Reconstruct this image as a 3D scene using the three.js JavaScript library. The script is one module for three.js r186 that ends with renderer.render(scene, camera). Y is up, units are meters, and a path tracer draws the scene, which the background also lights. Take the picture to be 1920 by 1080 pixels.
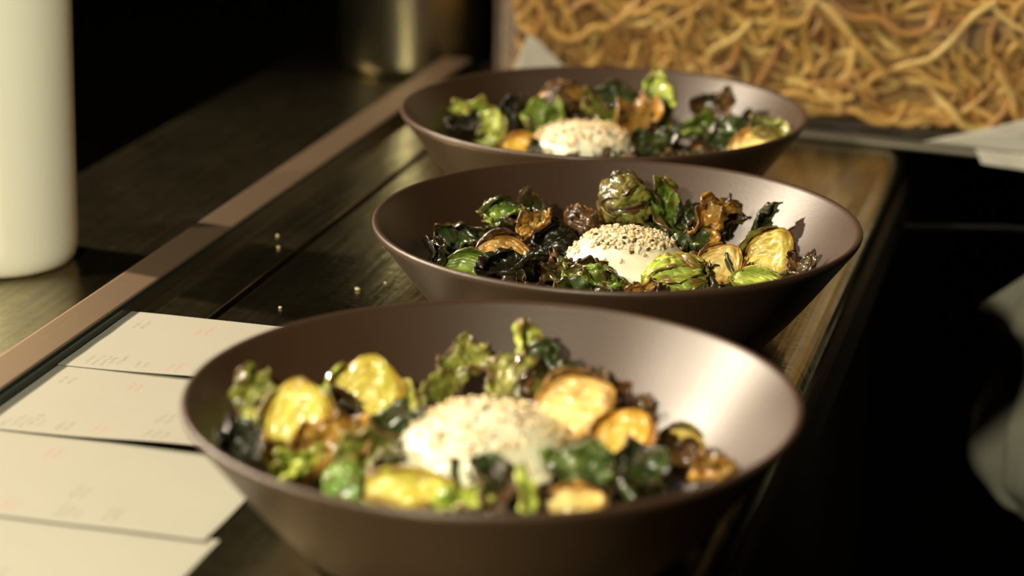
import * as THREE from 'three';
import { ImprovedNoise } from 'three/addons/math/ImprovedNoise.js';
import { RoundedBoxGeometry } from 'three/addons/geometries/RoundedBoxGeometry.js';
import { mergeGeometries } from 'three/addons/utils/BufferGeometryUtils.js';

// ---------------------------------------------------------------- camera, sky, lamps, exposure
const scene = new THREE.Scene();
scene.background = new THREE.Color(0x000000);
const renderer = new THREE.WebGLRenderer({ antialias: true });
renderer.toneMapping = THREE.LinearToneMapping;
renderer.toneMappingExposure = 1.0;
renderer.shadowMap.enabled = true;

const camera = new THREE.PerspectiveCamera(14.184, 1920 / 1080, 0.05, 30);
{
  const right = new THREE.Vector3(0.96519, 0.01501, -0.26113), up = new THREE.Vector3(-0.0921, 0.95393, -0.28556);
  const back = new THREE.Vector3().crossVectors(right, up);
  camera.quaternion.setFromRotationMatrix(new THREE.Matrix4().makeBasis(right, up, back));
  camera.position.set(0, 0.351, 0);
  camera.focus = 1.085;
  camera.userData.fStop = 5.2;
}
// the warm lamps that hang over the pass: [x, y, z of the bulb, intensity, colour, aim]
const LAMPS = [
  { at: [-1.5, 0.82, -1.25], power: 11.5, color: [1, 0.84, 0.62], aim: [-0.25, 0, -1.06], cone: 0.48, label: 'warm heat lamp hanging far left of the back bowl' },
  { at: [-1.3, 0.78, -0.55], power: 4.6, color: [1, 0.84, 0.62], aim: [-0.25, 0, -0.85], cone: 0.46, label: 'warm heat lamp hanging far left of the front bowl' },
  { at: [-0.32, 0.5, -0.08], power: 2.9, color: [1, 0.95, 0.68], aim: [-0.4, 0, -1.1], cone: 0.6, label: 'warm heat lamp hanging over the near end of the pass' },
  { at: [0.1, 0.6, -1.2], power: 0.12, color: [1, 0.76, 0.46], aim: [-0.05, 0, -1.5], cone: 0.6, label: 'amber heat lamp hanging over the noodle bag' },
];

// ---------------------------------------------------------------- helpers
let seed = 7;
function reseed(n) { seed = (n * 2654435761) >>> 0; }
function rnd(a = 0, b = 1) {
  seed = (seed + 0x6d2b79f5) | 0;
  let t = Math.imul(seed ^ (seed >>> 15), 1 | seed);
  t = (t + Math.imul(t ^ (t >>> 7), 61 | t)) ^ t;
  return a + (b - a) * (((t ^ (t >>> 14)) >>> 0) / 4294967296);
}
const perlin = new ImprovedNoise();
const nz = (x, y, z) => perlin.noise(x, y, z);
const fbm = (x, y, z) => nz(x, y, z) + 0.5 * nz(2.03 * x + 7, 2.03 * y + 3, 2.03 * z) + 0.25 * nz(4.1 * x, 4.1 * y + 9, 4.1 * z + 2);
const clamp = (x, a = 0, b = 1) => Math.min(b, Math.max(a, x));
const smooth = (a, b, x) => { const t = clamp((x - a) / (b - a)); return t * t * (3 - 2 * t); };
const mix3 = (a, b, t) => [a[0] + (b[0] - a[0]) * t, a[1] + (b[1] - a[1]) * t, a[2] + (b[2] - a[2]) * t];
const used = new Map();
function numbered(name) {
  const n = used.get(name) || 0;
  used.set(name, n + 1);
  return n ? `${name}_${String(n).padStart(3, '0')}` : name;
}
function tag(o, label, category, group, kind) {
  o.userData.label = label;
  if (category) o.userData.category = category;
  if (group) o.userData.group = group;
  if (kind) o.userData.kind = kind;
  return o;
}
function thing(name, label, category, group) {
  const o = new THREE.Group();
  o.name = numbered(name);
  scene.add(o);
  return tag(o, label, category, group);
}
function part(name, geometry, material, parent) {
  const m = new THREE.Mesh(geometry, material);
  m.name = name;
  m.castShadow = m.receiveShadow = true;
  parent.add(m);
  return m;
}
function solo(name, geometry, material, label, category, group, kind) {
  const m = part(numbered(name), geometry, material, scene);
  return tag(m, label, category, group, kind);
}
const rgb = (r, g, b) => new THREE.Color().setRGB(r, g, b);
function box(x0, x1, y0, y1, z0, z1, r = 0) {
  const g = r ? new RoundedBoxGeometry(x1 - x0, y1 - y0, z1 - z0, 3, r) : new THREE.BoxGeometry(x1 - x0, y1 - y0, z1 - z0);
  g.translate((x0 + x1) / 2, (y0 + y1) / 2, (z0 + z1) / 2);
  return flatUV(g);
}
function flatUV(g, s = 1) {   // uv in metres, laid over the plan
  const p = g.attributes.position, uv = new Float32Array(p.count * 2);
  for (let i = 0; i < p.count; i++) { uv[2 * i] = (p.getX(i) + 0.6 * p.getY(i)) * s; uv[2 * i + 1] = (p.getZ(i) + 0.3 * p.getY(i)) * s; }
  g.setAttribute('uv', new THREE.BufferAttribute(uv, 2));
  return g;
}
function tileNoise(size, cells, k) {   // value noise that repeats, 0..1
  const c = [];
  reseed(k);
  for (let i = 0; i < cells[0] * cells[1]; i++) c.push(rnd());
  return (x, y) => {
    const fx = (x / size) * cells[0], fy = (y / size) * cells[1], ix = Math.floor(fx), iy = Math.floor(fy);
    const u = fx - ix, v = fy - iy, su = u * u * (3 - 2 * u), sv = v * v * (3 - 2 * v);
    const at = (a, b) => c[((b % cells[1] + cells[1]) % cells[1]) * cells[0] + ((a % cells[0] + cells[0]) % cells[0])];
    return (at(ix, iy) * (1 - su) + at(ix + 1, iy) * su) * (1 - sv) + (at(ix, iy + 1) * (1 - su) + at(ix + 1, iy + 1) * su) * sv;
  };
}
function dataMap(size, fn, srgb, repeat) {
  const d = new Uint8Array(size * size * 4);
  for (let y = 0; y < size; y++) for (let x = 0; x < size; x++) {
    const c = fn(x, y), i = 4 * (y * size + x);
    const v = typeof c === 'number' ? [c, c, c] : c;
    for (let k = 0; k < 3; k++) d[i + k] = Math.round(255 * clamp(v[k]));
    d[i + 3] = 255;
  }
  const t = new THREE.DataTexture(d, size, size);
  t.wrapS = t.wrapT = THREE.RepeatWrapping;
  t.magFilter = THREE.LinearFilter;
  if (srgb) t.colorSpace = THREE.SRGBColorSpace;
  t.repeat.set(repeat, repeat);
  t.needsUpdate = true;
  return t;
}
function grid(nu, nv, fn, closedU = false) {   // indexed grid; fn(i/nu, j/nv) -> {p:[x,y,z], c:[r,g,b]}
  const P = [], C = [], I = [], U = [];
  for (let j = 0; j <= nv; j++) for (let i = 0; i <= nu; i++) {
    const q = fn(i / nu, j / nv);
    P.push(...q.p); U.push(i / nu, j / nv);
    if (q.c) C.push(...q.c);
  }
  const w = nu + 1;
  for (let j = 0; j < nv; j++) for (let i = 0; i < nu; i++) { const a = j * w + i; I.push(a, a + 1, a + w, a + 1, a + w + 1, a + w); }
  const g = new THREE.BufferGeometry();
  g.setAttribute('position', new THREE.Float32BufferAttribute(P, 3));
  g.setAttribute('uv', new THREE.Float32BufferAttribute(U, 2));
  if (C.length) g.setAttribute('color', new THREE.Float32BufferAttribute(C, 3));
  g.setIndex(I);
  g.computeVertexNormals();
  if (closedU) {
    const n = g.attributes.normal;
    for (let j = 0; j <= nv; j++) {
      const a = j * w, b = a + nu, v = new THREE.Vector3(n.getX(a) + n.getX(b), n.getY(a) + n.getY(b), n.getZ(a) + n.getZ(b)).normalize();
      n.setXYZ(a, v.x, v.y, v.z); n.setXYZ(b, v.x, v.y, v.z);
    }
  }
  return g;
}
function sheet(nu, nv, t, fn) {   // a thin sheet with two faces and a rim
  const top = grid(nu, nv, fn), p = top.attributes.position, n = top.attributes.normal, c = top.attributes.color, w = nu + 1, N = p.count;
  const P = [], C = [], I = [];
  for (const s of [0.5, -0.5]) for (let i = 0; i < N; i++) {
    P.push(p.getX(i) + s * t * n.getX(i), p.getY(i) + s * t * n.getY(i), p.getZ(i) + s * t * n.getZ(i));
    if (c) C.push(c.getX(i), c.getY(i), c.getZ(i));
  }
  const ix = top.index.array;
  for (let k = 0; k < ix.length; k += 3) I.push(ix[k], ix[k + 1], ix[k + 2], N + ix[k], N + ix[k + 2], N + ix[k + 1]);
  const rim = [];
  for (let i = 0; i < nu; i++) rim.push(i);
  for (let j = 0; j < nv; j++) rim.push(j * w + nu);
  for (let i = nu; i > 0; i--) rim.push(nv * w + i);
  for (let j = nv; j > 0; j--) rim.push(j * w);
  for (let k = 0; k < rim.length; k++) { const a = rim[k], b = rim[(k + 1) % rim.length]; I.push(a, N + a, b, b, N + a, N + b); }
  const g = new THREE.BufferGeometry();
  g.setAttribute('position', new THREE.Float32BufferAttribute(P, 3));
  if (c) g.setAttribute('color', new THREE.Float32BufferAttribute(C, 3));
  g.setIndex(I);
  g.computeVertexNormals();
  return g;
}

// ---------------------------------------------------------------- materials
const scratchA = tileNoise(512, [256, 4], 11), scratchB = tileNoise(512, [110, 8], 12), blot = tileNoise(512, [9, 9], 13), fine = tileNoise(512, [90, 90], 14), mid = tileNoise(512, [40, 40], 15);
const steelRough = dataMap(512, (x, y) => { const v = 0.7 + 0.15 * (blot(x, y) - 0.5) + 0.22 * (scratchA(x, y) - 0.5) + 0.2 * (mid(x, y) - 0.5); return [v, v, v]; }, false, 4);
const steelBump = dataMap(512, (x, y) => 0.35 * scratchA(x, y) + 0.2 * scratchB(x, y) + 0.25 * fine(x, y) + 0.2 * mid(x, y), false, 4);
const steelColor = dataMap(512, (x, y) => { const v = 0.78 + 0.1 * (blot(x, y) - 0.5) + 0.12 * (scratchB(x, y) - 0.5) + 0.08 * (fine(x, y) - 0.5); return [v, v * 0.985, v * 0.95]; }, true, 3);
const M = {
  steel: new THREE.MeshStandardMaterial({ color: rgb(0.52, 0.455, 0.28), metalness: 0.97, roughness: 0.29, roughnessMap: steelRough, bumpMap: steelBump, bumpScale: 0.00022, map: steelColor }),
  railShade: new THREE.MeshPhysicalMaterial({ color: rgb(0.006, 0.012, 0.009), roughness: 0.25 }),  // near-black green that paints the shade along the rail's right face
  rail: new THREE.MeshStandardMaterial({ color: rgb(0.3, 0.21, 0.14), metalness: 0.9, roughness: 0.5, bumpMap: steelBump, bumpScale: 0.00006 }),
  darkSteel: new THREE.MeshStandardMaterial({ color: rgb(0.025, 0.024, 0.022), metalness: 0.3, roughness: 0.6 }),
  pot: new THREE.MeshStandardMaterial({ color: rgb(0.27, 0.25, 0.18), metalness: 1, roughness: 0.3 }),
  tray: new THREE.MeshStandardMaterial({ color: rgb(0.16, 0.15, 0.12), metalness: 0.7, roughness: 0.5 }),
  bowl: new THREE.MeshPhysicalMaterial({ color: rgb(0.047, 0.0215, 0.0105), roughness: 0.43, ior: 1.72, bumpMap: dataMap(256, (x, y) => 0.5 + 0.5 * (fine(2 * x, 2 * y) - 0.5), false, 6), bumpScale: 0.00004 }),
  plastic: new THREE.MeshPhysicalMaterial({ color: rgb(0.88, 0.87, 0.78), roughness: 0.38 }),
  egg: new THREE.MeshPhysicalMaterial({ vertexColors: true, roughness: 0.3, clearcoat: 0.35, clearcoatRoughness: 0.15 }),
  food: new THREE.MeshPhysicalMaterial({ vertexColors: true, roughness: 0.42, clearcoat: 0.55, clearcoatRoughness: 0.14 }),
  leaf: new THREE.MeshPhysicalMaterial({ vertexColors: true, roughness: 0.36, clearcoat: 0.9, clearcoatRoughness: 0.09 }),
  seed: new THREE.MeshPhysicalMaterial({ vertexColors: true, roughness: 0.5 }),
  noodle: new THREE.MeshPhysicalMaterial({ vertexColors: true, roughness: 0.5, clearcoat: 0.2, clearcoatRoughness: 0.3 }),
  film: new THREE.MeshPhysicalMaterial({ color: rgb(0.96, 0.95, 0.93), roughness: 0.32, transmission: 1, thickness: 0, ior: 1.5 }),
  fold: new THREE.MeshPhysicalMaterial({ color: rgb(0.5, 0.48, 0.42), roughness: 0.5, transmission: 0.3, thickness: 0 }),
  towel: new THREE.MeshPhysicalMaterial({ color: rgb(0.25, 0.24, 0.19), roughness: 0.95 }),
  crumb: new THREE.MeshStandardMaterial({ color: rgb(0.6, 0.5, 0.3), roughness: 0.7 }),
  wall: new THREE.MeshStandardMaterial({ color: rgb(0.08, 0.077, 0.072), roughness: 0.85 }),
  floor: new THREE.MeshStandardMaterial({ color: rgb(0.075, 0.055, 0.045), roughness: 0.85 }),
  shade: new THREE.MeshStandardMaterial({ color: rgb(0.25, 0.18, 0.1), metalness: 0.8, roughness: 0.4 }),
  cord: new THREE.MeshPhysicalMaterial({ color: rgb(0.008, 0.008, 0.008), roughness: 0.9, specularIntensity: 0.2 }),
};

// ---------------------------------------------------------------- the room
const struct = (name, g, m) => { const o = part(name, g, m, scene); o.userData.kind = 'structure'; return o; };
struct('floor', box(-4.6, 3.6, -1.0, -0.9, -7.2, 3.2), M.floor);
struct('ceiling', box(-4.6, 3.6, 1.7, 1.8, -7.2, 3.2), M.wall);
struct('wall_left', box(-4.7, -4.6, -0.9, 1.7, -7.2, 3.2), M.wall);
struct('wall_right', box(3.6, 3.7, -0.9, 1.7, -7.2, 3.2), M.wall);
struct('wall_back', box(-4.6, 3.6, -0.9, 1.7, -7.3, -7.2), M.wall);
struct('wall_front', box(-4.6, 3.6, -0.9, 1.7, 3.2, 3.3), M.wall);

// ---------------------------------------------------------------- the pass counter
function profile(points, z0, z1) {   // extruded along z from an outline in x, y
  const s = new THREE.Shape(points.map(([x, y]) => new THREE.Vector2(x, y)));
  const g = new THREE.ExtrudeGeometry(s, { depth: z1 - z0, bevelEnabled: false });
  g.translate(0, 0, z0);
  return flatUV(g);
}
{
  const c = thing('pass_counter', 'dark steel pass counter that the three brown bowls stand on', 'counter');
  const edge = [];
  for (let k = 0; k <= 8; k++) { const a = (k / 8) * Math.PI / 2; edge.push([-0.1375 + 0.0125 * Math.sin(a), -0.0125 + 0.0125 * Math.cos(a)]); }
  part('worktop_panel', profile([[-0.4098, -0.018], [-0.4098, -0.0003], [-0.4095, 0], ...edge, [-0.125, -0.018]], -2.1, 0.35), M.steel, c);
  part('worktop_panel', profile([[-0.4512, -0.018], [-0.4512, 0], [-0.4146, 0], [-0.4143, -0.0003], [-0.4143, -0.018]], -2.1, 0.35), M.steel, c);
  const rail = [[-0.4516, -0.018], [-0.4516, 0.0062], [-0.4522, 0.0074], [-0.4532, 0.0078], [-0.4718, 0.0078], [-0.4732, 0.0074], [-0.474, 0.006], [-0.474, -0.018]];
  const dr = thing('divider_rail', 'long flat brown metal rail dividing the pass from the side counter', 'rail');
  part('bar', profile(rail.reverse(), -1.58, 0.35), M.rail, dr);
  part('edge_strip', profile([[-0.4515, 0.0002], [-0.4502, 0.0002], [-0.4502, 0.0064], [-0.4515, 0.0072]].reverse(), -1.579, 0.35), M.railShade, dr).userData.label = 'dark green strip standing in for shade on the rail side';  // thin dark strip added as the rail's shaded side and shadow band
  part('edge_strip', profile([[-0.1425, -0.048], [-0.1425, -0.0182], [-0.124, -0.0182], [-0.122, -0.0205], [-0.122, -0.046], [-0.124, -0.048]], -2.1, 0.35), M.darkSteel, c);
  part('cabinet', box(-0.445, -0.145, -0.9, -0.0182, -2.08, 0.33), M.darkSteel, c);
}
{
  const c = thing('side_counter', 'lower steel side counter left of the rail, under the white container', 'counter');
  const edge = [];
  for (let k = 0; k <= 6; k++) { const a = (k / 6) * Math.PI / 2; edge.push([-0.612 - 0.014 * Math.sin(a), -0.029 + 0.014 * Math.cos(a)]); }
  part('worktop', profile([[-0.626, -0.045], [-0.475, -0.045], [-0.475, -0.015], ...edge], -2.3, 0.35), M.steel, c);
  part('cabinet', box(-0.61, -0.475, -0.9, -0.045, -2.28, 0.33), M.darkSteel, c);
}
// ---- food: kind, bowl, x, y, z from the bowl's foot, length and width in mm, facing azimuth, elevation, roll, palette, label
const PIECES = [
  ['whole',2,-0.0109,0.0470,-0.0662,26.1,21.2,10,40,80,'roast','crinkled olive sprout perched highest at the back of the middle bowl'],
  ['half',2,-0.0555,0.0330,-0.0012,29.1,21.2,-10,45,88,'amber','amber halved sprout, cut face up, left of the egg in the middle bowl'],
  ['whole',2,-0.0294,0.0340,-0.0591,19.2,16.3,0,40,60,'amber','small rounded golden brown sprout behind the egg in the middle bowl'],
  ['leaf',2,-0.0557,0.0420,-0.0330,29.6,17.3,-10,60,80,'dark','glossy dark leaf tuft rising at the left back of the middle bowl'],
  ['leaf',2,-0.0630,0.0450,-0.0296,19.7,11.1,-20,50,70,'green','small curled green leaf on top of the left back tuft, middle bowl'],
  ['leaf',2,-0.0456,0.0420,-0.0203,18.5,12.3,0,55,90,'amber','amber singed leaf at the centre of the left back tuft, middle bowl'],
  ['leaf',2,-0.0798,0.0310,-0.0156,23.4,18.5,0,50,60,'dark','dark green leaf leaning on the left wall of the middle bowl'],
  ['leaf',2,-0.0857,0.0340,0.0122,15.3,12.8,10,60,20,'black','nearly black charred leaf furthest left in the middle bowl'],
  ['half',2,-0.0673,0.0300,0.0162,28.4,17.3,-20,45,80,'green','shiny green halved sprout by the left front rim of the middle bowl'],
  ['whole',2,-0.0383,0.0300,-0.0367,22.7,19.2,10,40,70,'black','purple black charred sprout touching the left side of the middle egg'],
  ['leaf',2,-0.0442,0.0320,0.0193,34.5,12.3,0,55,88,'black','long blackened leaf lying below the amber half in the middle bowl'],
  ['leaf',2,-0.0147,0.0340,0.0166,23.4,7.4,5,60,85,'char','brown charred leaf overlapping the left front of the middle egg'],
  ['leaf',2,-0.0040,0.0340,0.0290,24.7,12.3,0,50,95,'green','bright green glossy leaf at the front rim left of the middle egg'],
  ['leaf',2,0.0085,0.0420,-0.0717,28.4,15.3,10,25,8,'green','tall green leaf standing upright behind the middle egg'],
  ['leaf',2,0.0005,0.0400,-0.0713,22.2,14.8,-10,35,-20,'dark','dark leaf between the top sprout and the tall upright leaf, middle bowl'],
  ['leaf',2,0.0212,0.0400,-0.0698,15.3,11.8,0,50,60,'dark','small dark shiny leaf just right of the tall upright leaf'],
  ['leaf',2,0.0362,0.0410,-0.0538,25.9,17.3,-15,45,30,'amber','curled amber and yellow leaf right behind the middle egg'],
  ['leaf',2,0.0315,0.0320,-0.0455,23.4,16.0,-10,50,70,'dark','dark green leaf tucked against the right side of the middle egg'],
  ['leaf',2,0.0409,0.0400,-0.0722,18.5,13.8,10,40,10,'char','crinkled brown leaf at the right back of the middle bowl'],
  ['leaf',2,0.0575,0.0400,-0.0644,25.9,9.9,20,30,15,'dark','dark hooked leaf sticking up at the right of the middle bowl'],
  ['half',2,0.0688,0.0370,-0.0276,30.8,23.7,-25,30,25,'yellow','golden halved sprout leaning on the right wall of the middle bowl'],
  ['half',2,0.0489,0.0360,-0.0098,24.7,19.7,-5,40,40,'cream','cream yellow halved sprout with browned edges right of the middle egg'],
  ['whole',2,0.0312,0.0330,0.0090,32.1,18.2,0,50,85,'lime','pale lime sprout at the front right of the middle egg'],
  ['leaf',2,0.0385,0.0330,-0.0113,19.7,7.4,10,55,100,'char','dark brown leaf lying over the pale lime sprout'],
  ['half',2,0.0688,0.0310,-0.0028,29.1,12.3,0,55,100,'lime','flat yellow green sprout slice by the right front rim of the middle bowl'],
  ['leaf',2,0.0864,0.0350,-0.0181,15.3,10.8,-20,55,80,'char','small speckled browned leaf furthest right in the middle bowl'],
  ['leaf',2,0.0196,0.0310,0.0295,15.8,7.4,0,60,90,'amber','thin amber leaf along the front rim below the middle egg'],
  ['half',1,-0.0698,0.0400,0.0175,40.6,29.7,-12,22,-12,'lemon','large ridged yellow green halved sprout at the left of the front bowl'],
  ['half',1,-0.0556,0.0420,-0.0201,32.7,29.7,5,25,10,'lemon','round yellow halved sprout facing forward at the left back of the front bowl'],
  ['leaf',1,-0.0976,0.0450,-0.0027,16.8,11.9,10,40,10,'olive','small olive leaf against the left wall of the front bowl'],
  ['whole',1,-0.0899,0.0380,0.0118,12.3,10.3,0,40,30,'lime','small lime sprout bud left of the large ridged half, front bowl'],
  ['leaf',1,-0.0653,0.0360,-0.0074,19.8,15.8,0,45,40,'char','crumpled brown leaf between the two yellow halves in the front bowl'],
  ['leaf',1,-0.0548,0.0360,0.0243,29.7,17.8,0,45,80,'amber','broad tan leaf below the crumpled brown leaf in the front bowl'],
  ['leaf',1,-0.0308,0.0400,-0.0677,24.8,14.9,0,45,80,'olive','olive leaf clump at the back centre of the front bowl'],
  ['leaf',1,-0.0058,0.0500,-0.0695,20.8,11.9,20,20,-8,'lime','bright green leaf standing tallest at the back of the front bowl'],
  ['leaf',1,0.0063,0.0450,-0.0613,21.8,11.9,20,30,-40,'dark','dark glossy leaf sloping right of the tallest leaf, front bowl'],
  ['whole',1,-0.0046,0.0400,-0.0548,24.8,20.8,0,40,20,'olive','olive yellow sprout behind the egg in the front bowl'],
  ['half',1,0.0262,0.0460,-0.0222,32.7,25.3,-20,35,60,'cream','large cream yellow halved sprout right of the front egg'],
  ['half',1,0.0482,0.0400,-0.0114,25.7,22.2,-15,40,20,'gold','orange gold halved sprout below the large cream half, front bowl'],
  ['leaf',1,0.0394,0.0390,0.0200,21.8,14.3,0,40,75,'teal','wet blue green leaf in front of the front egg'],
  ['leaf',1,0.0573,0.0360,0.0131,23.8,14.9,10,50,70,'dark','dark green leaf by the right front of the front bowl'],
  ['half',1,0.0650,0.0300,-0.0366,20.8,13.1,-15,50,95,'yellow','pale yellow sprout slice lying at the right of the front bowl'],
  ['leaf',1,0.0711,0.0260,-0.0188,23.8,15.8,-10,60,80,'char','scorched brown leaf at the far right bottom of the front bowl'],
  ['leaf',1,0.0833,0.0310,-0.0068,15.8,11.9,-20,60,50,'amber','frayed amber leaf scrap furthest right in the front bowl'],
  ['leaf',1,0.0109,0.0410,0.0425,15.0,11.1,0,45,0,'dark','small dark leaf pressed into the front of the front egg'],
  ['half',1,-0.0180,0.0340,0.0472,40.6,14.7,0,50,92,'lemon','long olive yellow sprout wedge along the front rim of the front bowl'],
  ['whole',1,-0.0402,0.0340,0.0509,16.2,13.1,0,45,70,'shine','shiny bright green bud by the left front rim of the front bowl'],
  ['half',1,0.0418,0.0340,0.0410,24.8,11.9,0,50,88,'cream','cream sprout wedge at the front rim right of centre, front bowl'],
  ['leaf',1,0.0052,0.0340,0.0539,17.8,10.7,0,50,70,'lime','lime green leaf at the front rim below the front egg'],
  ['leaf',1,0.0155,0.0360,0.0470,17.8,11.9,0,50,30,'char','brown scorched leaf beside the lime leaf at the front rim, front bowl'],
  ['leaf',1,0.0260,0.0380,0.0498,18.8,7.9,0,40,0,'lime','narrow pale green stalk leaf at the front centre of the front bowl'],
  ['leaf',1,-0.0314,0.0380,-0.0329,20.8,15.8,0,45,30,'olive','olive green leaf just behind the left shoulder of the front egg'],
  ['leaf',1,-0.0342,0.0360,0.0093,27.7,19.8,0,50,20,'dark','dark green leaf left of the front egg'],
  ['leaf',1,-0.0387,0.0360,0.0304,23.8,15.8,0,50,60,'olive','olive brown leaf under the broad tan leaf in the front bowl'],
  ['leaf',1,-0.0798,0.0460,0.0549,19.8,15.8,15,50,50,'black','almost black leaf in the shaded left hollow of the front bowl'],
  ['leaf',1,0.0342,0.0430,-0.0437,21.8,13.9,10,40,-40,'char','dark brown leaf behind the large cream half in the front bowl'],
  ['leaf',1,0.0467,0.0380,-0.0401,17.8,11.9,10,45,-40,'char','thin reddish brown leaf behind the orange gold half, front bowl'],
  ['leaf',1,-0.0645,0.0320,0.0362,19.8,13.9,0,45,60,'lime','lime leaf at the foot of the large ridged half, front bowl'],
  ['half',3,-0.0731,0.0340,-0.0214,27.5,18.6,-10,25,5,'lime','yellow green halved sprout standing at the left of the back bowl'],
  ['leaf',3,-0.0861,0.0400,-0.0303,24.0,13.8,10,40,-60,'lime','thin lime leaf on top of the left sprout in the back bowl'],
  ['whole',3,-0.0394,0.0440,-0.0636,29.3,18.6,0,40,85,'amber','golden brown sprout highest at the back of the back bowl'],
  ['leaf',3,0.0152,0.0440,-0.0717,33.5,17.4,10,25,12,'lime','upright yellow green leaf at the back right of the back bowl'],
  ['leaf',3,-0.0127,0.0390,-0.0837,29.9,21.0,0,40,80,'dark','dark leaf between the golden sprout and upright leaf, back bowl'],
  ['leaf',3,0.0090,0.0340,-0.0520,32.9,22.2,0,45,70,'amber','brown amber leaf right behind the egg in the back bowl'],
  ['leaf',3,0.0529,0.0400,-0.0632,28.4,21.0,-10,30,10,'char','curled brown leaf with ragged top at the right of the back bowl'],
  ['leaf',3,0.0500,0.0340,-0.0546,26.9,18.0,-10,45,80,'green','green leaf under the curled brown leaf in the back bowl'],
  ['half',3,0.0876,0.0390,-0.0158,35.3,18.0,-15,50,75,'cream','cream sprout half by the right front rim of the back bowl'],
  ['leaf',3,0.0926,0.0430,-0.0216,24.0,13.8,-10,50,80,'olive','wet olive leaf over the cream half in the back bowl'],
  ['half',3,0.0531,0.0290,-0.0174,21.0,13.2,0,50,80,'amber','small tan sprout scrap at the front rim of the back bowl'],
  ['half',3,-0.0484,0.0300,-0.0030,24.0,14.4,0,45,85,'gold','small golden sprout wedge touching the left of the back egg'],
  ['leaf',3,-0.0839,0.0340,-0.0038,22.5,15.0,0,60,80,'black','black charred leaf at the left wall of the back bowl'],
  ['leaf',3,-0.0676,0.0340,-0.0403,26.9,18.0,0,45,60,'black','charred leaf behind the small golden wedge in the back bowl'],
  ['leaf',3,-0.0446,0.0340,-0.0424,26.9,18.0,0,45,60,'green','green leaf just behind the left of the back egg'],
  ['leaf',3,-0.0125,0.0360,-0.0545,32.9,18.0,0,45,100,'olive','olive leaf lying across behind the back egg'],
  ['leaf',3,0.0271,0.0320,-0.0119,32.9,18.0,0,50,80,'dark','dark green leaf right of the back egg'],
  ['leaf',3,0.0670,0.0330,-0.0426,26.9,16.8,-10,55,70,'dark','dark green leaf left of the cream half in the back bowl'],
];
// ---------------------------------------------------------------- bowls
const BOWL = { 1: [-0.2136, -0.7792], 2: [-0.2222, -1.027], 3: [-0.2803, -1.2515] };
{
  const prof = [[0, 0.0026], [0.058, 0.0026], [0.062, 0.0004], [0.066, 0], [0.0705, 0.0008], [0.0745, 0.0036], [0.082, 0.0115], [0.0905, 0.0215], [0.0985, 0.0318], [0.1065, 0.0425], [0.1128, 0.0508], [0.1145, 0.0532], [0.115, 0.0546], [0.1148, 0.0556], [0.114, 0.0562], [0.1128, 0.0561], [0.1117, 0.0553], [0.1105, 0.0538], [0.1035, 0.0446], [0.095, 0.0336], [0.0865, 0.0235], [0.0785, 0.0148], [0.07, 0.0092], [0.06, 0.0068], [0.04, 0.0062], [0, 0.006]];
  const curve = new THREE.SplineCurve(prof.map(([x, y]) => new THREE.Vector2(x, y)));
  const pts = curve.getPoints(110).map((p) => new THREE.Vector2(Math.max(0, p.x), p.y));
  const g = new THREE.LatheGeometry(pts, 128);
  const names = { 1: 'brown satin bowl nearest the camera, beside the paper tickets', 2: 'brown satin bowl in the middle of the three, in sharp focus', 3: 'brown satin bowl at the back, by the bag of noodles' };
  for (const k of [1, 2, 3]) solo('bowl', g, M.bowl, names[k], 'bowl', 'brown bowls lined up on the counter').position.set(BOWL[k][0], 0, BOWL[k][1]);
}

// ---------------------------------------------------------------- sprouts and leaves
const PAL = {   // main, second, singed
  lemon: [[0.74, 0.55, 0.09], [0.5, 0.5, 0.06], [0.3, 0.13, 0.025]],
  yellow: [[0.72, 0.5, 0.1], [0.55, 0.45, 0.08], [0.26, 0.1, 0.02]],
  cream: [[0.84, 0.62, 0.22], [0.78, 0.5, 0.12], [0.36, 0.15, 0.03]],
  gold: [[0.82, 0.48, 0.07], [0.7, 0.4, 0.06], [0.33, 0.12, 0.02]],
  amber: [[0.46, 0.225, 0.035], [0.34, 0.2, 0.035], [0.11, 0.036, 0.009]],
  lime: [[0.5, 0.54, 0.09], [0.26, 0.4, 0.045], [0.2, 0.11, 0.02]],
  olive: [[0.27, 0.25, 0.045], [0.13, 0.16, 0.025], [0.1, 0.042, 0.012]],
  roast: [[0.19, 0.15, 0.03], [0.095, 0.085, 0.018], [0.06, 0.025, 0.008]],
  green: [[0.2, 0.28, 0.03], [0.07, 0.13, 0.015], [0.1, 0.045, 0.01]],
  dark: [[0.045, 0.07, 0.011], [0.018, 0.03, 0.007], [0.05, 0.02, 0.006]],
  char: [[0.13, 0.052, 0.014], [0.055, 0.034, 0.01], [0.028, 0.011, 0.005]],
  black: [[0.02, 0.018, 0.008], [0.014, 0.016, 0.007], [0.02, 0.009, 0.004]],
  teal: [[0.15, 0.19, 0.04], [0.06, 0.1, 0.015], [0.05, 0.06, 0.015]],
  shine: [[0.24, 0.42, 0.06], [0.15, 0.3, 0.05], [0.14, 0.12, 0.02]],
};
const sideRadius = (t) => Math.pow(Math.max(0, 1 - t * t), 0.5) * (1 - 0.1 * t) * (1 + 0.06 * Math.cos(3 * t));
function sproutSkinColor(pal, x, y, z, s, edge) {
  const [a, b, c] = PAL[pal];
  const n = fbm(x * 110 + s, y * 110 - s, z * 110 + 2 * s), m = fbm(x * 260 - s, y * 260, z * 260 + s);
  let q = mix3(a, b, clamp(0.5 + 1.3 * n));
  q = mix3(q, c, clamp(smooth(0.1, 0.62, 0.5 * edge + 0.75 * m + 0.45 * n)));
  return q;
}
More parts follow.
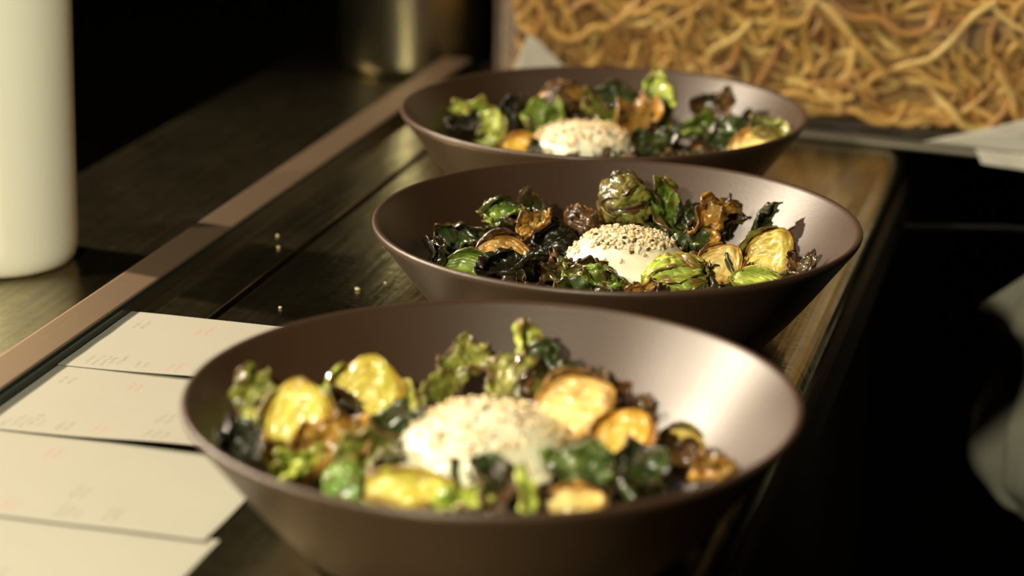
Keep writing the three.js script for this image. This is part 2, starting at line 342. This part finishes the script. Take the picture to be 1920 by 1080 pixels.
function sproutHeart(a, b, c, half, pal, s) {
  const parts = [];
  const turn = half ? Math.PI : 2 * Math.PI;
  parts.push(grid(half ? 22 : 36, 20, (u, v) => {
    const t = -Math.cos(Math.PI * v), r = sideRadius(t), f = u * turn;
    let x = a * r * Math.cos(f), y = -b * r * Math.sin(f), z = c * t;
    const k = 1 + (half ? 0.09 : 0.28) * fbm(x * 120 + s, y * 90, z * 90);
    x *= k; z *= k; if (y < 0 || !half) y *= k;
    return { p: [x, y, z], c: sproutSkinColor(pal, x, y, z, s, 0.15) };
  }, !half));
  if (half) parts.push(grid(30, 34, (u, v) => {
    const sx = 2 * u - 1, t = -Math.cos(Math.PI * v), r = sideRadius(t);
    let x = a * r * sx, z = c * t;
    const k = 1 + 0.09 * fbm(x * 90 + s, 0, z * 90);
    const tt = (t + 0.55) / 1.5, rho = Math.sqrt(sx * sx * (0.4 + 0.6 * r) + tt * tt) + 0.16 * fbm(x * 75 - s, s, z * 75);
    const layers = Math.cos(rho * 31 + s), core = Math.exp(-Math.pow(sx / 0.2, 2)) * smooth(0.25, -0.2, t);
    const rim = Math.max(Math.abs(sx), Math.abs(t));
    const y = (1 - core) * (0.00032 * layers + 0.0016 * fbm(x * 160, s, z * 160)) + 0.0008 - 0.0022 * smooth(0.75, 1, rim);
    const [m, q, g] = PAL[pal];
    let col = mix3(m, q, clamp(0.5 - 0.35 * layers + 0.6 * fbm(x * 90, 2 * s, z * 90)) * 0.8 * (1 - core));
    col = mix3(col, m.map((e) => Math.min(0.9, e * 1.25 + 0.03)), 0.6 * core);
    const scorch = smooth(0.5, 1.05, 0.8 * rim + 0.55 * fbm(x * 130 + s, 4, z * 130)) * 0.85 + 0.28 * smooth(0.6, 1, -layers) * (1 - core);
    col = mix3(col, g, clamp(scorch));
    return { p: [x * k, y, z * k], c: col };
  }));
  return mergeGeometries(parts);
}
function wrapLeaf(a, b, c, f0, df, t1, lift, pal, s, crisp = 1) {   // an outer leaf that hugs the sprout and lifts off at its edge
  return sheet(20, 20, 0.0008, (u, v) => {
    const e = 2 * u - 1, t = -0.97 + (t1 + 0.97) * v, w = Math.pow(Math.sin(Math.PI * (0.1 + 0.82 * v)), 0.6);
    const f = f0 + df * e * w * (1 + 0.12 * nz(v * 5, s, 3));
    const edge = Math.max(Math.abs(e), v);
    const r = sideRadius(t) * (1.035 + 0.05 * v + lift * Math.pow(edge, 4) + 0.14 * lift * edge * nz(u * 7 + s, v * 7, s) * 3);
    const over = Math.max(0.12, 1);
    let x = a * r * Math.cos(f) * over, y = -b * r * Math.sin(f), z = c * t * (1 + 0.06 * lift);
    const vein = Math.exp(-Math.pow(e / 0.09, 2)) * 0.5 + 0.25 * Math.pow(Math.abs(Math.sin(5 * Math.PI * (v + 0.5 * Math.abs(e)))), 12);
    const d = 0.0016 * fbm(u * 5 + s, v * 5, s) + 0.0034 * (0.28 - Math.abs(nz(u * 8 + s, v * 7, 2 * s))) + 0.0012 * nz(u * 19, v * 17, s);
    const wrinkle = 1 + d * 40 * crisp + (crisp > 1 ? 0.16 * fbm(u * 3 + s, v * 3, 2 * s) : 0);
    let col = sproutSkinColor(pal, x, y, z, s + 3, smooth(0.6, 1, edge));
    col = mix3(col, col.map((q, k) => q * 1.7 + [0.05, 0.055, 0.01][k] * 0.6), vein * (crisp > 1 ? 0.12 : 0.35));
    return { p: [x * wrinkle, y * wrinkle, z * (crisp > 1 ? 1 + 0.08 * fbm(u * 4, v * 4 + s, s) : 1)], c: col };
  });
}
function looseLeaf(L, W, pal, s, crumple) {
  const cupU = rnd(0.8, 1.9), bend = rnd(-0.3, 1.6), twist = rnd(-0.9, 0.9), fr = rnd(4.5, 7);
  return sheet(30, 34, 0.0009, (u, v) => {
    const e = 2 * u - 1, w = 0.5 * W * Math.pow(Math.sin(Math.PI * (0.07 + 0.86 * v)), 0.62) * (1 + 0.4 * nz(v * 4 + s, e > 0 ? 2.3 : 7.6, s) + 0.12 * nz(v * 11 + s, e > 0 ? 2.3 : 7.6, s));
    const ang = e * cupU * 1.25, rad = w / Math.max(0.45, cupU * 1.1);
    let x = rad * Math.sin(ang), y = rad * (1 - Math.cos(ang)), z = L * (v - 0.5);
    const edge = Math.max(Math.abs(e), Math.abs(2 * v - 1) * 0.9);
    const ruffle = Math.pow(edge, 3);
    y += crumple * L * (0.27 * fbm(u * 2.1 + s, v * 2.1, s) + 0.13 * ruffle * nz(u * fr, v * fr + s, 5) + 0.05 * (0.5 - Math.abs(nz(u * 8 + s, v * 8, s))) * 2 + 0.035 * nz(u * 17, v * 17, s));
    x += crumple * W * 0.22 * fbm(v * 3 + s, u * 3, 9); z += crumple * L * 0.17 * fbm(u * 3, v * 3 + s, 17);
    const bz = bend * (z / L), cz = Math.cos(bz), sz = Math.sin(bz);      // bow along the length
    y += 0.5 * bend * z * z / L * 1.2; z *= cz;
    const tw = twist * (v - 0.5) * 2, X = x * Math.cos(tw) - y * Math.sin(tw), Y = x * Math.sin(tw) + y * Math.cos(tw);
    const vein = Math.exp(-Math.pow(e / 0.08, 2)) * (1 - v * 0.6) + 0.35 * Math.pow(Math.abs(Math.sin(4.5 * Math.PI * (v + 0.6 * Math.abs(e)))), 14);
    let col = sproutSkinColor(pal, x, y, z, s, smooth(0.65, 1.0, edge));
    col = mix3(col, col.map((q, k) => q * 1.8 + [0.05, 0.06, 0.012][k]), clamp(vein) * (pal === 'black' || pal === 'dark' ? 0.22 : 0.5));
    return { p: [X, Y + 0 * sz, z], c: col };
  });
}
const toCam = new THREE.Vector3(0.257, 0, 0.966), toRight = new THREE.Vector3(0.966, 0, -0.257);
function pose(o, azDeg, elDeg, rollDeg) {   // local +y looks towards (azimuth, elevation); local +z is turned by roll from "up"
  const az = azDeg * Math.PI / 180, el = elDeg * Math.PI / 180, ro = rollDeg * Math.PI / 180;
  const n = new THREE.Vector3().addScaledVector(toCam, Math.cos(az) * Math.cos(el)).addScaledVector(toRight, Math.sin(az) * Math.cos(el));
  n.y = Math.sin(el); n.normalize();
  const up = new THREE.Vector3(0, 1, 0).addScaledVector(n, -n.y).normalize(), side = new THREE.Vector3().crossVectors(up, n);
  const z = up.clone().multiplyScalar(Math.cos(ro)).addScaledVector(side, Math.sin(ro)).normalize();
  const x = new THREE.Vector3().crossVectors(n, z);
  o.quaternion.setFromRotationMatrix(new THREE.Matrix4().makeBasis(x, n, z));
}
const GROUPS = { 1: 'roasted sprouts in the front bowl', 2: 'roasted sprouts in the middle bowl', 3: 'roasted sprouts in the back bowl' };
let pieceNumber = 0;
function addPiece(kind, bowl, dx, y, dz, Lmm, Wmm, az, el, roll, pal, label, group) {
  const s = ++pieceNumber * 3.7, L = Lmm / 1000, W = Wmm / 1000;
  reseed(pieceNumber * 31 + 5);
  let o;
  if (kind === 'leaf') {
    o = solo('brussels_sprout_leaf', looseLeaf(L * 1.12, W * 1.35, pal, s, 1), M.leaf, label, 'leaf', group || GROUPS[bowl]);
  } else {
    const half = kind === 'half', a = W / 2, c = L / 2, b = half ? W * 0.42 : W * 0.46;
    o = thing(half ? 'brussels_sprout_half' : 'brussels_sprout', label, 'sprout', group || GROUPS[bowl]);
    part('heart', sproutHeart(a * 0.95, b, c * 0.95, half, pal, s), M.food, o);
    const outer = { lemon: 'lime', yellow: 'olive', cream: 'amber', gold: 'amber', amber: 'char', lime: 'lime', olive: 'olive', green: 'green', black: 'black', shine: 'shine' }[pal] || pal;
    const n = half ? 4 : 7;
    for (let k = 0; k < n; k++) {
      const f0 = half ? Math.PI * (0.08 + 0.84 * k / (n - 1)) + rnd(-0.1, 0.1) : 2 * Math.PI * k / n + rnd(-0.3, 0.3);
      part('leaf', wrapLeaf(a * 0.97, b, c * 0.97, f0, half ? 0.62 : 0.75, half ? rnd(0.55, 0.92) : rnd(0.7, 0.95), rnd(half ? 0.04 : 0.1, half ? 0.2 : 0.4), half ? (rnd() < 0.7 ? outer : pal) : [outer, pal === 'olive' || pal === 'roast' ? 'char' : pal, pal === 'roast' ? 'olive' : outer][k % 3], s + k * 9, half ? 1 : 1.9), M.leaf, o).rotation.set(half ? 0 : rnd(-0.6, 0.6), half ? 0 : rnd(-0.5, 0.5), half ? 0 : rnd(-0.5, 0.5));
    }
    const stem = new THREE.CylinderGeometry(a * 0.2, a * 0.26, c * 0.16, 10, 1);
    stem.rotateX(Math.PI / 2); stem.translate(0, half ? -b * 0.3 : 0, -c * 0.97);
    const cc = new Float32Array(stem.attributes.position.count * 3);
    for (let i = 0; i < cc.length; i += 3) cc.set(mix3(PAL[pal][0], PAL[pal][2], 0.45), i);
    stem.setAttribute('color', new THREE.BufferAttribute(cc, 3));
    part('stem', stem, M.food, o);
  }
  o.position.set(BOWL[bowl][0] + dx, y, BOWL[bowl][1] + dz);
  pose(o, az, el, roll);
  return o;
}
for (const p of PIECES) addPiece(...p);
// the lower layer of each heap, seen only in the gaps
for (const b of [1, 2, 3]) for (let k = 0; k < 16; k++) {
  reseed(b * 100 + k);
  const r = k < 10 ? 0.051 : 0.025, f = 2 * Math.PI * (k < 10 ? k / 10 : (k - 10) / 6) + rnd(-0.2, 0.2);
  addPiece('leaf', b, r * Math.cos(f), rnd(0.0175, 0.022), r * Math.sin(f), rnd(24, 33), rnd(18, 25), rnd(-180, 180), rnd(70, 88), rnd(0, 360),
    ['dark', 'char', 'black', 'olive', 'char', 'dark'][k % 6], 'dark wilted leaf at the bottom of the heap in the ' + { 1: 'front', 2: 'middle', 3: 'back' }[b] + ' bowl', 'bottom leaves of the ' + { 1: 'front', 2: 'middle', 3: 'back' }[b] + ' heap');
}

// ---------------------------------------------------------------- poached eggs and their sesame
function egg(bowl, dx, y, dz, rx, rz, h, k, ragged, label, seedLabel, seeds, spread) {
  const at = (f, al) => {
    const lob = 1 + 0.05 * Math.sin(2 * f + k) + 0.06 * nz(2 * Math.cos(f) + k, 2 * Math.sin(f), k) + ragged * smooth(0.55, 1.0, al / 1.85) * (0.22 * nz(2.6 * Math.cos(f) + 5, 2.6 * Math.sin(f), k + 3) + 0.16 * Math.max(0, Math.sin(5 * f + k)));
    const r = Math.pow(Math.sin(Math.min(al, Math.PI / 2)), 0.88) * (al > Math.PI / 2 ? 1 + 0.1 * Math.sin((al - Math.PI / 2) * 3) : 1) * lob;
    const yy = h * (al < Math.PI / 2 ? Math.cos(al) : -0.45 * (al - Math.PI / 2)) * (1 + 0.04 * nz(3 * Math.cos(f), 3 * Math.sin(f), k + al));
    return new THREE.Vector3(rx * r * Math.cos(f), yy, rz * r * Math.sin(f));
  };
  const g = grid(72, 36, (u, v) => {
    const p = at(-2 * Math.PI * u, 1.95 * v), n = fbm(p.x * 60 + k, p.y * 60, p.z * 60);
    return { p: [p.x, p.y, p.z], c: mix3([0.86, 0.82, 0.64], [0.83, 0.74, 0.5], clamp(0.4 + 0.6 * n)) };
  }, true);
  const o = solo('poached_egg', g, M.egg, label, 'egg', 'poached eggs in the bowls');
  o.position.set(BOWL[bowl][0] + dx, y, BOWL[bowl][1] + dz);
  reseed(900 + bowl);
  const list = [], seedShape = new THREE.SphereGeometry(1, 7, 5);
  for (let i = 0; i < seeds; i++) {
    const f = rnd(0, 2 * Math.PI), al = i < seeds * 0.88 ? spread * Math.pow(rnd(), 0.58) : rnd(spread, spread * 1.55);
    const p = at(f, al), q = at(f + 0.03, al), w = at(f, al + 0.03);
    const n = new THREE.Vector3().crossVectors(w.clone().sub(p), q.clone().sub(p)).normalize(); if (n.y < 0) n.negate();
    const m = new THREE.Matrix4(), t = new THREE.Vector3(rnd(-1, 1), rnd(-1, 1), rnd(-1, 1)).cross(n).normalize(), bt = new THREE.Vector3().crossVectors(t, n);
    const gg = seedShape.clone(), pile = i < seeds * 0.88 ? rnd(0.0002, 0.0012) : 0.0004, sz = rnd(0.8, 1.15);
    gg.scale(0.00145 * sz, 0.0006 * sz, 0.0009 * sz);
    const tilt = new THREE.Matrix4().makeRotationZ(rnd(-0.5, 0.5));
    m.makeBasis(t, n, bt);
    gg.applyMatrix4(tilt); gg.applyMatrix4(m); gg.translate(p.x + n.x * pile, p.y + n.y * pile, p.z + n.z * pile);
    const tone = rnd(), col = tone < 0.09 ? [0.08, 0.04, 0.015] : mix3([0.88, 0.72, 0.48], [0.62, 0.38, 0.16], tone * tone);
    const cc = new Float32Array(gg.attributes.position.count * 3);
    for (let j = 0; j < cc.length; j += 3) cc.set(col, j);
    gg.setAttribute('color', new THREE.BufferAttribute(cc, 3));
    list.push(gg);
  }
  const so = solo('sesame_seeds', mergeGeometries(list), M.seed, seedLabel, 'seeds', null, 'stuff');
  so.position.copy(o.position);
}
egg(1, -0.0032, 0.0345, 0.0, 0.033, 0.031, 0.0145, 4.1, 0.7, 'ragged poached egg in the front bowl, out of focus', 'blurred sesame seeds on top of the front egg', 210, 1.0);
egg(2, 0.0036, 0.0235, -0.011, 0.031, 0.027, 0.0245, 1.3, 0.15, 'smooth poached egg in the middle bowl, in sharp focus', 'toasted sesame seeds heaped on the middle egg', 340, 0.66);
egg(3, -0.0145, 0.027, -0.014, 0.030, 0.026, 0.016, 7.7, 0.3, 'poached egg half hidden by the rim of the back bowl', 'browned sesame seeds spread over the back egg', 260, 1.1);

// ---------------------------------------------------------------- tickets
{
  const paper = (marks, k) => {
    const cv = document.createElement('canvas');
    cv.width = 840; cv.height = 480;
    const x = cv.getContext('2d');
    x.fillStyle = '#9a968a'; x.fillRect(0, 0, 840, 480);
    reseed(k);
    for (let i = 0; i < 500; i++) { x.fillStyle = `rgba(${rnd() < 0.5 ? '174,170,158' : '142,138,126'},0.12)`; x.fillRect(rnd(0, 840), rnd(0, 480), rnd(3, 26), rnd(1, 4)); }
    for (const [mx, my, n, red] of marks) for (let i = 0; i < n; i++) {      // short printed words, turned across the slip
      const len = rnd(45, 78);
      for (let q = 0; q < len; q += 9) { x.fillStyle = red ? `rgba(196,70,56,${rnd(0.12, 0.32)})` : `rgba(80,76,68,${rnd(0.12, 0.36)})`; x.fillRect(mx + i * 24 + rnd(0, 5), my - q, rnd(7, 13), 6); }
    }
    const t = new THREE.CanvasTexture(cv);
    t.colorSpace = THREE.SRGBColorSpace;
    return new THREE.MeshStandardMaterial({ map: t, roughness: 0.85 });
  };
  const slip = (x0, x1, z0, z1, y0, lift, k) => {
    const nx = 28, nzz = 14, th = 0.0003, P = [], U = [], I = [], w = nx + 1, N = w * (nzz + 1);
    for (const s of [1, 0]) for (let j = 0; j <= nzz; j++) for (let i = 0; i <= nx; i++) {
      const u = i / nx, v = j / nzz;
      P.push(x0 + (x1 - x0) * u, y0 + s * th + 0.0004 * (1 + nz(u * 3 + k, v * 3, k)) + lift * Math.pow(v, 4) * smooth(0.1, 0.8, u), z0 + (z1 - z0) * v);
      U.push(u, 1 - v);
    }
    for (let j = 0; j < nzz; j++) for (let i = 0; i < nx; i++) { const a = j * w + i; I.push(a, a + w, a + 1, a + 1, a + w, a + w + 1, N + a, N + a + 1, N + a + w, N + a + 1, N + a + w + 1, N + a + w); }
    const rim = [];
    for (let i = 0; i < nx; i++) rim.push(i);
    for (let j = 0; j < nzz; j++) rim.push(j * w + nx);
    for (let i = nx; i > 0; i--) rim.push(nzz * w + i);
    for (let j = nzz; j > 0; j--) rim.push(j * w);
    for (let q = 0; q < rim.length; q++) { const a = rim[q], b = rim[(q + 1) % rim.length]; I.push(a, b, N + a, b, N + b, N + a); }
    const g = new THREE.BufferGeometry();
    g.setAttribute('position', new THREE.Float32BufferAttribute(P, 3));
    g.setAttribute('uv', new THREE.Float32BufferAttribute(U, 2));
    g.setIndex(I); g.computeVertexNormals();
    return g;
  };
  const marks = [[60, 130, 2, 0], [255, 130, 2, 1], [60, 450, 3, 0], [125, 430, 2, 0], [205, 440, 2, 0], [300, 445, 2, 1], [430, 330, 2, 0], [445, 440, 3, 0], [560, 430, 2, 0]];
  const T = [
    [-0.4498, -0.312, -0.9795, -0.8985, 0.0019, 0.003, 'paper order ticket furthest back, by the rail and the front bowl'],
    [-0.4498, -0.312, -0.9005, -0.8185, 0.0013, 0.0032, 'paper order ticket second from the back, tucked beside the front bowl'],
    [-0.4498, -0.3125, -0.8195, -0.7365, 0.0007, 0.0006, 'paper order ticket third from the back, under the rim of the front bowl'],
    [-0.4498, -0.308, -0.741, -0.658, 0.0001, 0.0, 'paper order ticket nearest the camera, cut off by the picture edge'],
  ];
  T.forEach(([x0, x1, z0, z1, y0, lift, label], i) => solo('order_ticket', slip(x0, x1, z0, z1, y0, lift, i + 1), paper(marks, 40 + i), label, 'ticket', 'order tickets laid along the rail'));
}

// ---------------------------------------------------------------- white container
{
  const o = thing('plastic_container', 'tall white plastic container on the side counter at the left', 'container');
  const pts = [[0, 0.004], [0.024, 0.004], [0.0285, 0.0008], [0.033, 0], [0.0368, 0.0012], [0.0395, 0.0042], [0.0408, 0.009], [0.0412, 0.016], [0.0418, 0.06], [0.0428, 0.12], [0.0436, 0.165], [0.0436, 0.17], [0.0424, 0.17], [0.0404, 0.02], [0.036, 0.006], [0, 0.006]];
  part('body', new THREE.LatheGeometry(pts.map(([x, y]) => new THREE.Vector2(x, y)), 80), M.plastic, o);
  const lid = [[0, 0.1745], [0.039, 0.1745], [0.041, 0.1705], [0.0446, 0.1705], [0.0452, 0.172], [0.0452, 0.178], [0.0444, 0.1795], [0.0405, 0.1795], [0.039, 0.1765], [0, 0.1765]];
  part('lid', new THREE.LatheGeometry(lid.map(([x, y]) => new THREE.Vector2(x, y)), 80), M.plastic, o);
  o.position.set(-0.5755, -0.015, -1.089);
}
// ---------------------------------------------------------------- steel pot
{
  const o = thing('steel_pot', 'tall stainless steel pot standing behind the end of the rail', 'pot');
  const pts = [[0, 0.003], [0.046, 0.003], [0.049, 0], [0.0525, 0.0022], [0.054, 0.006], [0.0545, 0.012], [0.0545, 0.19], [0.0575, 0.1925], [0.0585, 0.1945], [0.0575, 0.1965], [0.0552, 0.1965], [0.0535, 0.193], [0.0533, 0.012], [0.05, 0.006], [0, 0.006]];
  part('body', new THREE.LatheGeometry(pts.map(([x, y]) => new THREE.Vector2(x, y)), 96), M.pot, o);
  for (const s of [-1, 1]) {
    const cv = new THREE.CatmullRomCurve3([[0.0535, 0.165, -0.018], [0.072, 0.167, -0.016], [0.078, 0.168, 0], [0.072, 0.167, 0.016], [0.0535, 0.165, 0.018]].map(([x, y, z]) => new THREE.Vector3(s * x, y, z)));
    part('handle', new THREE.TubeGeometry(cv, 24, 0.003, 8), M.pot, o);
  }
  o.position.set(-0.5185, -0.015, -1.649);
}
// ---------------------------------------------------------------- tray, bag, noodles
const BAG = new THREE.Matrix4().makeRotationY(-7.4 * Math.PI / 180).setPosition(-0.4085, 0, -1.4765);
const bagPoint = (x, y, z) => new THREE.Vector3(x, y, z).applyMatrix4(BAG);
const BW = 0.47, BH = 0.2, BD = 0.24, Y0 = 0.0045;
{
  const g = box(-0.012, BW + 0.01, 0.0004, 0.0044, -BD - 0.012, 0.006, 0.0018);
  g.applyMatrix4(BAG);
  solo('tray', g, M.tray, 'thin grey metal tray under the noodle bag, jutting past the counter', 'tray');
}
{
  const o = thing('noodle_bag', 'large clear plastic bag packed with golden fried noodles behind the back bowl', 'bag');
  const shell = new THREE.BoxGeometry(BW, BH, BD, 70, 34, 24), p = shell.attributes.position, R = 0.016, v = new THREE.Vector3(), q = new THREE.Vector3();
  for (let i = 0; i < p.count; i++) {
    v.set(p.getX(i), p.getY(i), p.getZ(i));
    q.set(clamp(v.x, -BW / 2 + R, BW / 2 - R), clamp(v.y, -BH / 2 + R, BH / 2 - R), clamp(v.z, -BD / 2 + R, BD / 2 - R));
    const n = v.clone().sub(q).normalize();
    v.copy(q).addScaledVector(n, R + 0.0022 * fbm(v.x * 28, v.y * 28, v.z * 28 + 4) - 0.0022);
    if (v.y < -BH / 2 + 0.001) v.y = -BH / 2 + 0.001;
    p.setXYZ(i, v.x, v.y, v.z);
  }
  shell.translate(BW / 2, BH / 2 + Y0, -BD / 2);
  shell.applyMatrix4(BAG);
  shell.computeVertexNormals();
  part('film', shell, M.film, o);
  const fold = (pts, k) => sheet(10, 10, 0.0006, (a, b) => {
    const l = new THREE.Vector3().fromArray(pts[0]).lerp(new THREE.Vector3().fromArray(pts[1]), a), h = new THREE.Vector3().fromArray(pts[2]).lerp(new THREE.Vector3().fromArray(pts[3]), a);
    const w = l.lerp(h, b); w.z += 0.0012 * fbm(w.x * 60 + k, w.y * 60, k); w.applyMatrix4(BAG);
    return { p: [w.x, w.y, w.z] };
  });
  part('corner_fold', fold([[0.008, 0.0065, 0.001], [0.08, 0.0065, 0.0012], [0.026, 0.05, 0.0005], [0.034, 0.047, 0.0005]], 1), M.fold, o).userData.label = 'whitish folded corner';
  part('corner_fold', fold([[0.295, 0.0062, 0.0025], [0.4, 0.0062, 0.003], [0.345, 0.022, 0.0015], [0.4, 0.042, 0.001]], 2), M.fold, o).userData.label = 'whitish folded corner';
  part('corner_fold', fold([[0.335, -0.002, 0.009], [0.42, -0.006, 0.011], [0.33, 0.0064, 0.0068], [0.42, 0.0064, 0.0072]], 3), M.fold, o).userData.label = 'whitish hanging flap';
  part('side_seam', fold([[0.0, 0.007, -0.004], [0.012, 0.007, -0.001], [0.0, 0.2, -0.005], [0.012, 0.2, -0.002]], 4), M.film, o);
}
{
  const noodle = (k, depth0, depth1, face) => {
    reseed(3000 + k * 17);
    let x = rnd(0.015, BW - 0.03), y = rnd(0.01, 0.175), z = rnd(depth0, depth1), a = rnd(0, 6.28);
    const pts = [], n = 6, st = rnd(0.011, 0.021), curl = rnd(-0.3, 0.3);
    for (let i = 0; i < n; i++) {
      pts.push(new THREE.Vector3(clamp(x, 0.013 + 0.003 * (i % 2), BW - 0.02), clamp(y, 0.013 + 0.003 * (i % 3), 0.186), clamp(z, depth1, depth0)));
      a += curl + rnd(-0.8, 0.8);
      x += st * Math.cos(a); y += st * Math.sin(a); z += rnd(-0.006, 0.006);
    }
    for (const q of pts) {      // the same tangle laid under the top or the ends of the bag
      if (face === 'top') q.set(q.x, 0.199 + q.z, -0.012 - 1.18 * q.y);
      if (face === 'right') q.set(BW - 0.008 + q.z, q.y, -0.014 - 0.44 * q.x);
      if (face === 'left') q.set(0.008 - q.z, q.y, -0.014 - 0.44 * q.x);
    }
    const r = rnd(0.0018, 0.0028), g = new THREE.TubeGeometry(new THREE.CatmullRomCurve3(pts), 18, r, 6, false);
    const t = rnd(), base = t < 0.2 ? [0.72, 0.52, 0.17] : t < 0.75 ? [0.58, 0.345, 0.078] : [0.42, 0.2, 0.038];
    const c = new Float32Array(g.attributes.position.count * 3), p = g.attributes.position;
    for (let i = 0; i < p.count; i++) c.set(mix3(base, [0.3, 0.12, 0.025], clamp(0.12 + 1.1 * fbm(p.getX(i) * 45, p.getY(i) * 45, k))), 3 * i);
    g.setAttribute('color', new THREE.BufferAttribute(c, 3));
    g.applyMatrix4(BAG);
    return g;
  };
  for (let k = 0; k < 230; k++) solo('fried_noodle', noodle(k, -0.0085, -0.02), M.noodle, 'golden fried noodle strand pressed against the front of the clear bag', 'noodle', 'noodle strands at the front of the bag');
  const rest = [];
  for (let k = 240; k < 1000; k++) rest.push(noodle(k, -0.014, -0.05));
  for (let k = 1000; k < 1260; k++) rest.push(noodle(k, -0.009, -0.03, 'top'));
  for (let k = 1260; k < 1420; k++) rest.push(noodle(k, -0.009, -0.03, k % 2 ? 'right' : 'left'));
  const core = new THREE.BoxGeometry(BW - 0.05, 0.165, 0.18, 40, 18, 12), p = core.attributes.position, c = new Float32Array(p.count * 3);
  for (let i = 0; i < p.count; i++) {
    const f = 0.006 * fbm(p.getX(i) * 70, p.getY(i) * 70, p.getZ(i) * 70);
    p.setXYZ(i, p.getX(i) * (1 + f), p.getY(i) + f, p.getZ(i) + f);
    c.set(mix3([0.5, 0.29, 0.065], [0.34, 0.16, 0.03], clamp(0.5 + fbm(p.getX(i) * 90, p.getY(i) * 90, p.getZ(i) * 90))), 3 * i);
  }
  core.setAttribute('color', new THREE.BufferAttribute(c, 3));
  core.translate(BW / 2, 0.1, -0.12); core.applyMatrix4(BAG); core.computeVertexNormals();
  rest.push(core);
  solo('noodle_mass', mergeGeometries(rest), M.noodle, 'tangled mass of golden fried noodles filling the inside of the clear bag', 'noodles', null, 'stuff');
}

// ---------------------------------------------------------------- towel on a hook at the counter side
{
  const o = thing('kitchen_towel', 'pale grey cloth hanging in the dark past the counter edge at the right', 'cloth');
  const rows = [[-0.085, 0.005], [-0.105, 0.012], [-0.123, 0.028], [-0.1405, 0.043], [-0.15, 0.036], [-0.158, 0.03], [-0.176, 0.029], [-0.193, 0.035], [-0.214, 0.044], [-0.239, 0.046], [-0.257, 0.041], [-0.271, 0.03], [-0.285, 0.018], [-0.292, 0.004]];
  const cv = new THREE.CatmullRomCurve3(rows.map(([y, r]) => new THREE.Vector3(r, y, 0)));
  const g = grid(120, 70, (u, v) => {
    const q = cv.getPoint(v), f = -2 * Math.PI * u, k = 1 + 0.2 * Math.cos(6 * f + 2.5 * v + 1.5 * nz(Math.cos(f), Math.sin(f), v * 3)) + 0.07 * Math.cos(13 * f - 4 * v) + 0.14 * nz(2 * Math.cos(f), 2 * Math.sin(f), v * 7) ;
    return { p: [-0.024 + 0.875 * q.x * k * Math.cos(f), 0.044 + 0.875 * q.y + 0.003 * Math.sin(3 * f), -1.366 + 0.7 * q.x * k * Math.sin(f)] };
  }, true);
  part('cloth', g, M.towel, o);
  const hook = new THREE.CatmullRomCurve3([[-0.1215, -0.03, -1.366], [-0.09, -0.028, -1.366], [-0.04, -0.026, -1.366], [-0.025, -0.03, -1.366], [-0.024, -0.042, -1.366]].map((a) => new THREE.Vector3(...a)));
  solo('towel_hook', new THREE.TubeGeometry(hook, 24, 0.0018, 8), M.cord, 'dark metal hook on the counter side holding the pale cloth', 'hook');
}
// ---------------------------------------------------------------- crumbs on the steel
{
  const spots = [[-0.3597, -1.0521, 1.1, 'pale crumb on the steel left of the middle bowl'], [-0.3501, -1.0675, 0.7, 'tiny crumb just behind the pale crumb by the middle bowl'], [-0.3861, -1.0125, 0.8, 'tiny crumb on the steel behind the furthest ticket'], [-0.4321, -1.1308, 0.7, 'tiny crumb on the narrow panel between rail and seam'], [-0.4237, -1.11, 0.8, 'small crumb near the seam in the steel']];
  spots.forEach(([x, z, s, label], i) => {
    const g = new THREE.IcosahedronGeometry(0.0009 * s, 2), p = g.attributes.position;
    for (let k = 0; k < p.count; k++) { const f = 1 + 0.5 * nz(p.getX(k) * 1400 + i, p.getY(k) * 1400, p.getZ(k) * 1400); p.setXYZ(k, p.getX(k) * f * 1.3, p.getY(k) * f * 0.8, p.getZ(k) * f); }
    g.computeVertexNormals();
    const m = solo('crumb', g, M.crumb, label, 'crumb', 'crumbs on the counter');
    m.position.set(x, 0.0008 * s, z);
  });
}
// ---------------------------------------------------------------- heat lamps
for (const d of LAMPS) {
  const o = thing('heat_lamp', d.label, 'lamp', 'heat lamps over the pass');
  const [x, y, z] = d.at;
  const shade = [[0.012, 0.15], [0.02, 0.148], [0.024, 0.11], [0.05, 0.085], [0.078, 0.045], [0.088, 0.012], [0.09, 0.01], [0.0865, 0.0125], [0.076, 0.046], [0.048, 0.087], [0.022, 0.112], [0.012, 0.13]];
  part('shade', new THREE.LatheGeometry(shade.map(([a, b]) => new THREE.Vector2(a, b)), 48), M.shade, o);
  part('cord', new THREE.CylinderGeometry(0.004, 0.004, 1.7 - y - 0.148, 10).translate(0, (1.7 - y + 0.148) / 2, 0), M.cord, o);
  const bulbPts = [[0, -0.028], [0.012, -0.025], [0.022, -0.016], [0.026, 0], [0.022, 0.018], [0.014, 0.05], [0.012, 0.11], [0, 0.11]];
  part('bulb', new THREE.LatheGeometry(bulbPts.map(([a, b]) => new THREE.Vector2(a, b)), 32), new THREE.MeshStandardMaterial({ color: rgb(0.9, 0.85, 0.7), emissive: rgb(...d.color), emissiveIntensity: 2 }), o);
  o.position.set(x, y, z);
  const l = new THREE.SpotLight(rgb(...d.color), d.power, 0, d.cone, 0.45, 2);
  l.position.set(x, y - 0.005, z);
  l.target.position.set(...d.aim);
  l.castShadow = true;
  l.shadow.mapSize.set(2048, 2048);
  l.shadow.camera.near = 0.03;
  l.shadow.radius = 1;
  scene.add(l, l.target);
}
renderer.render(scene, camera);
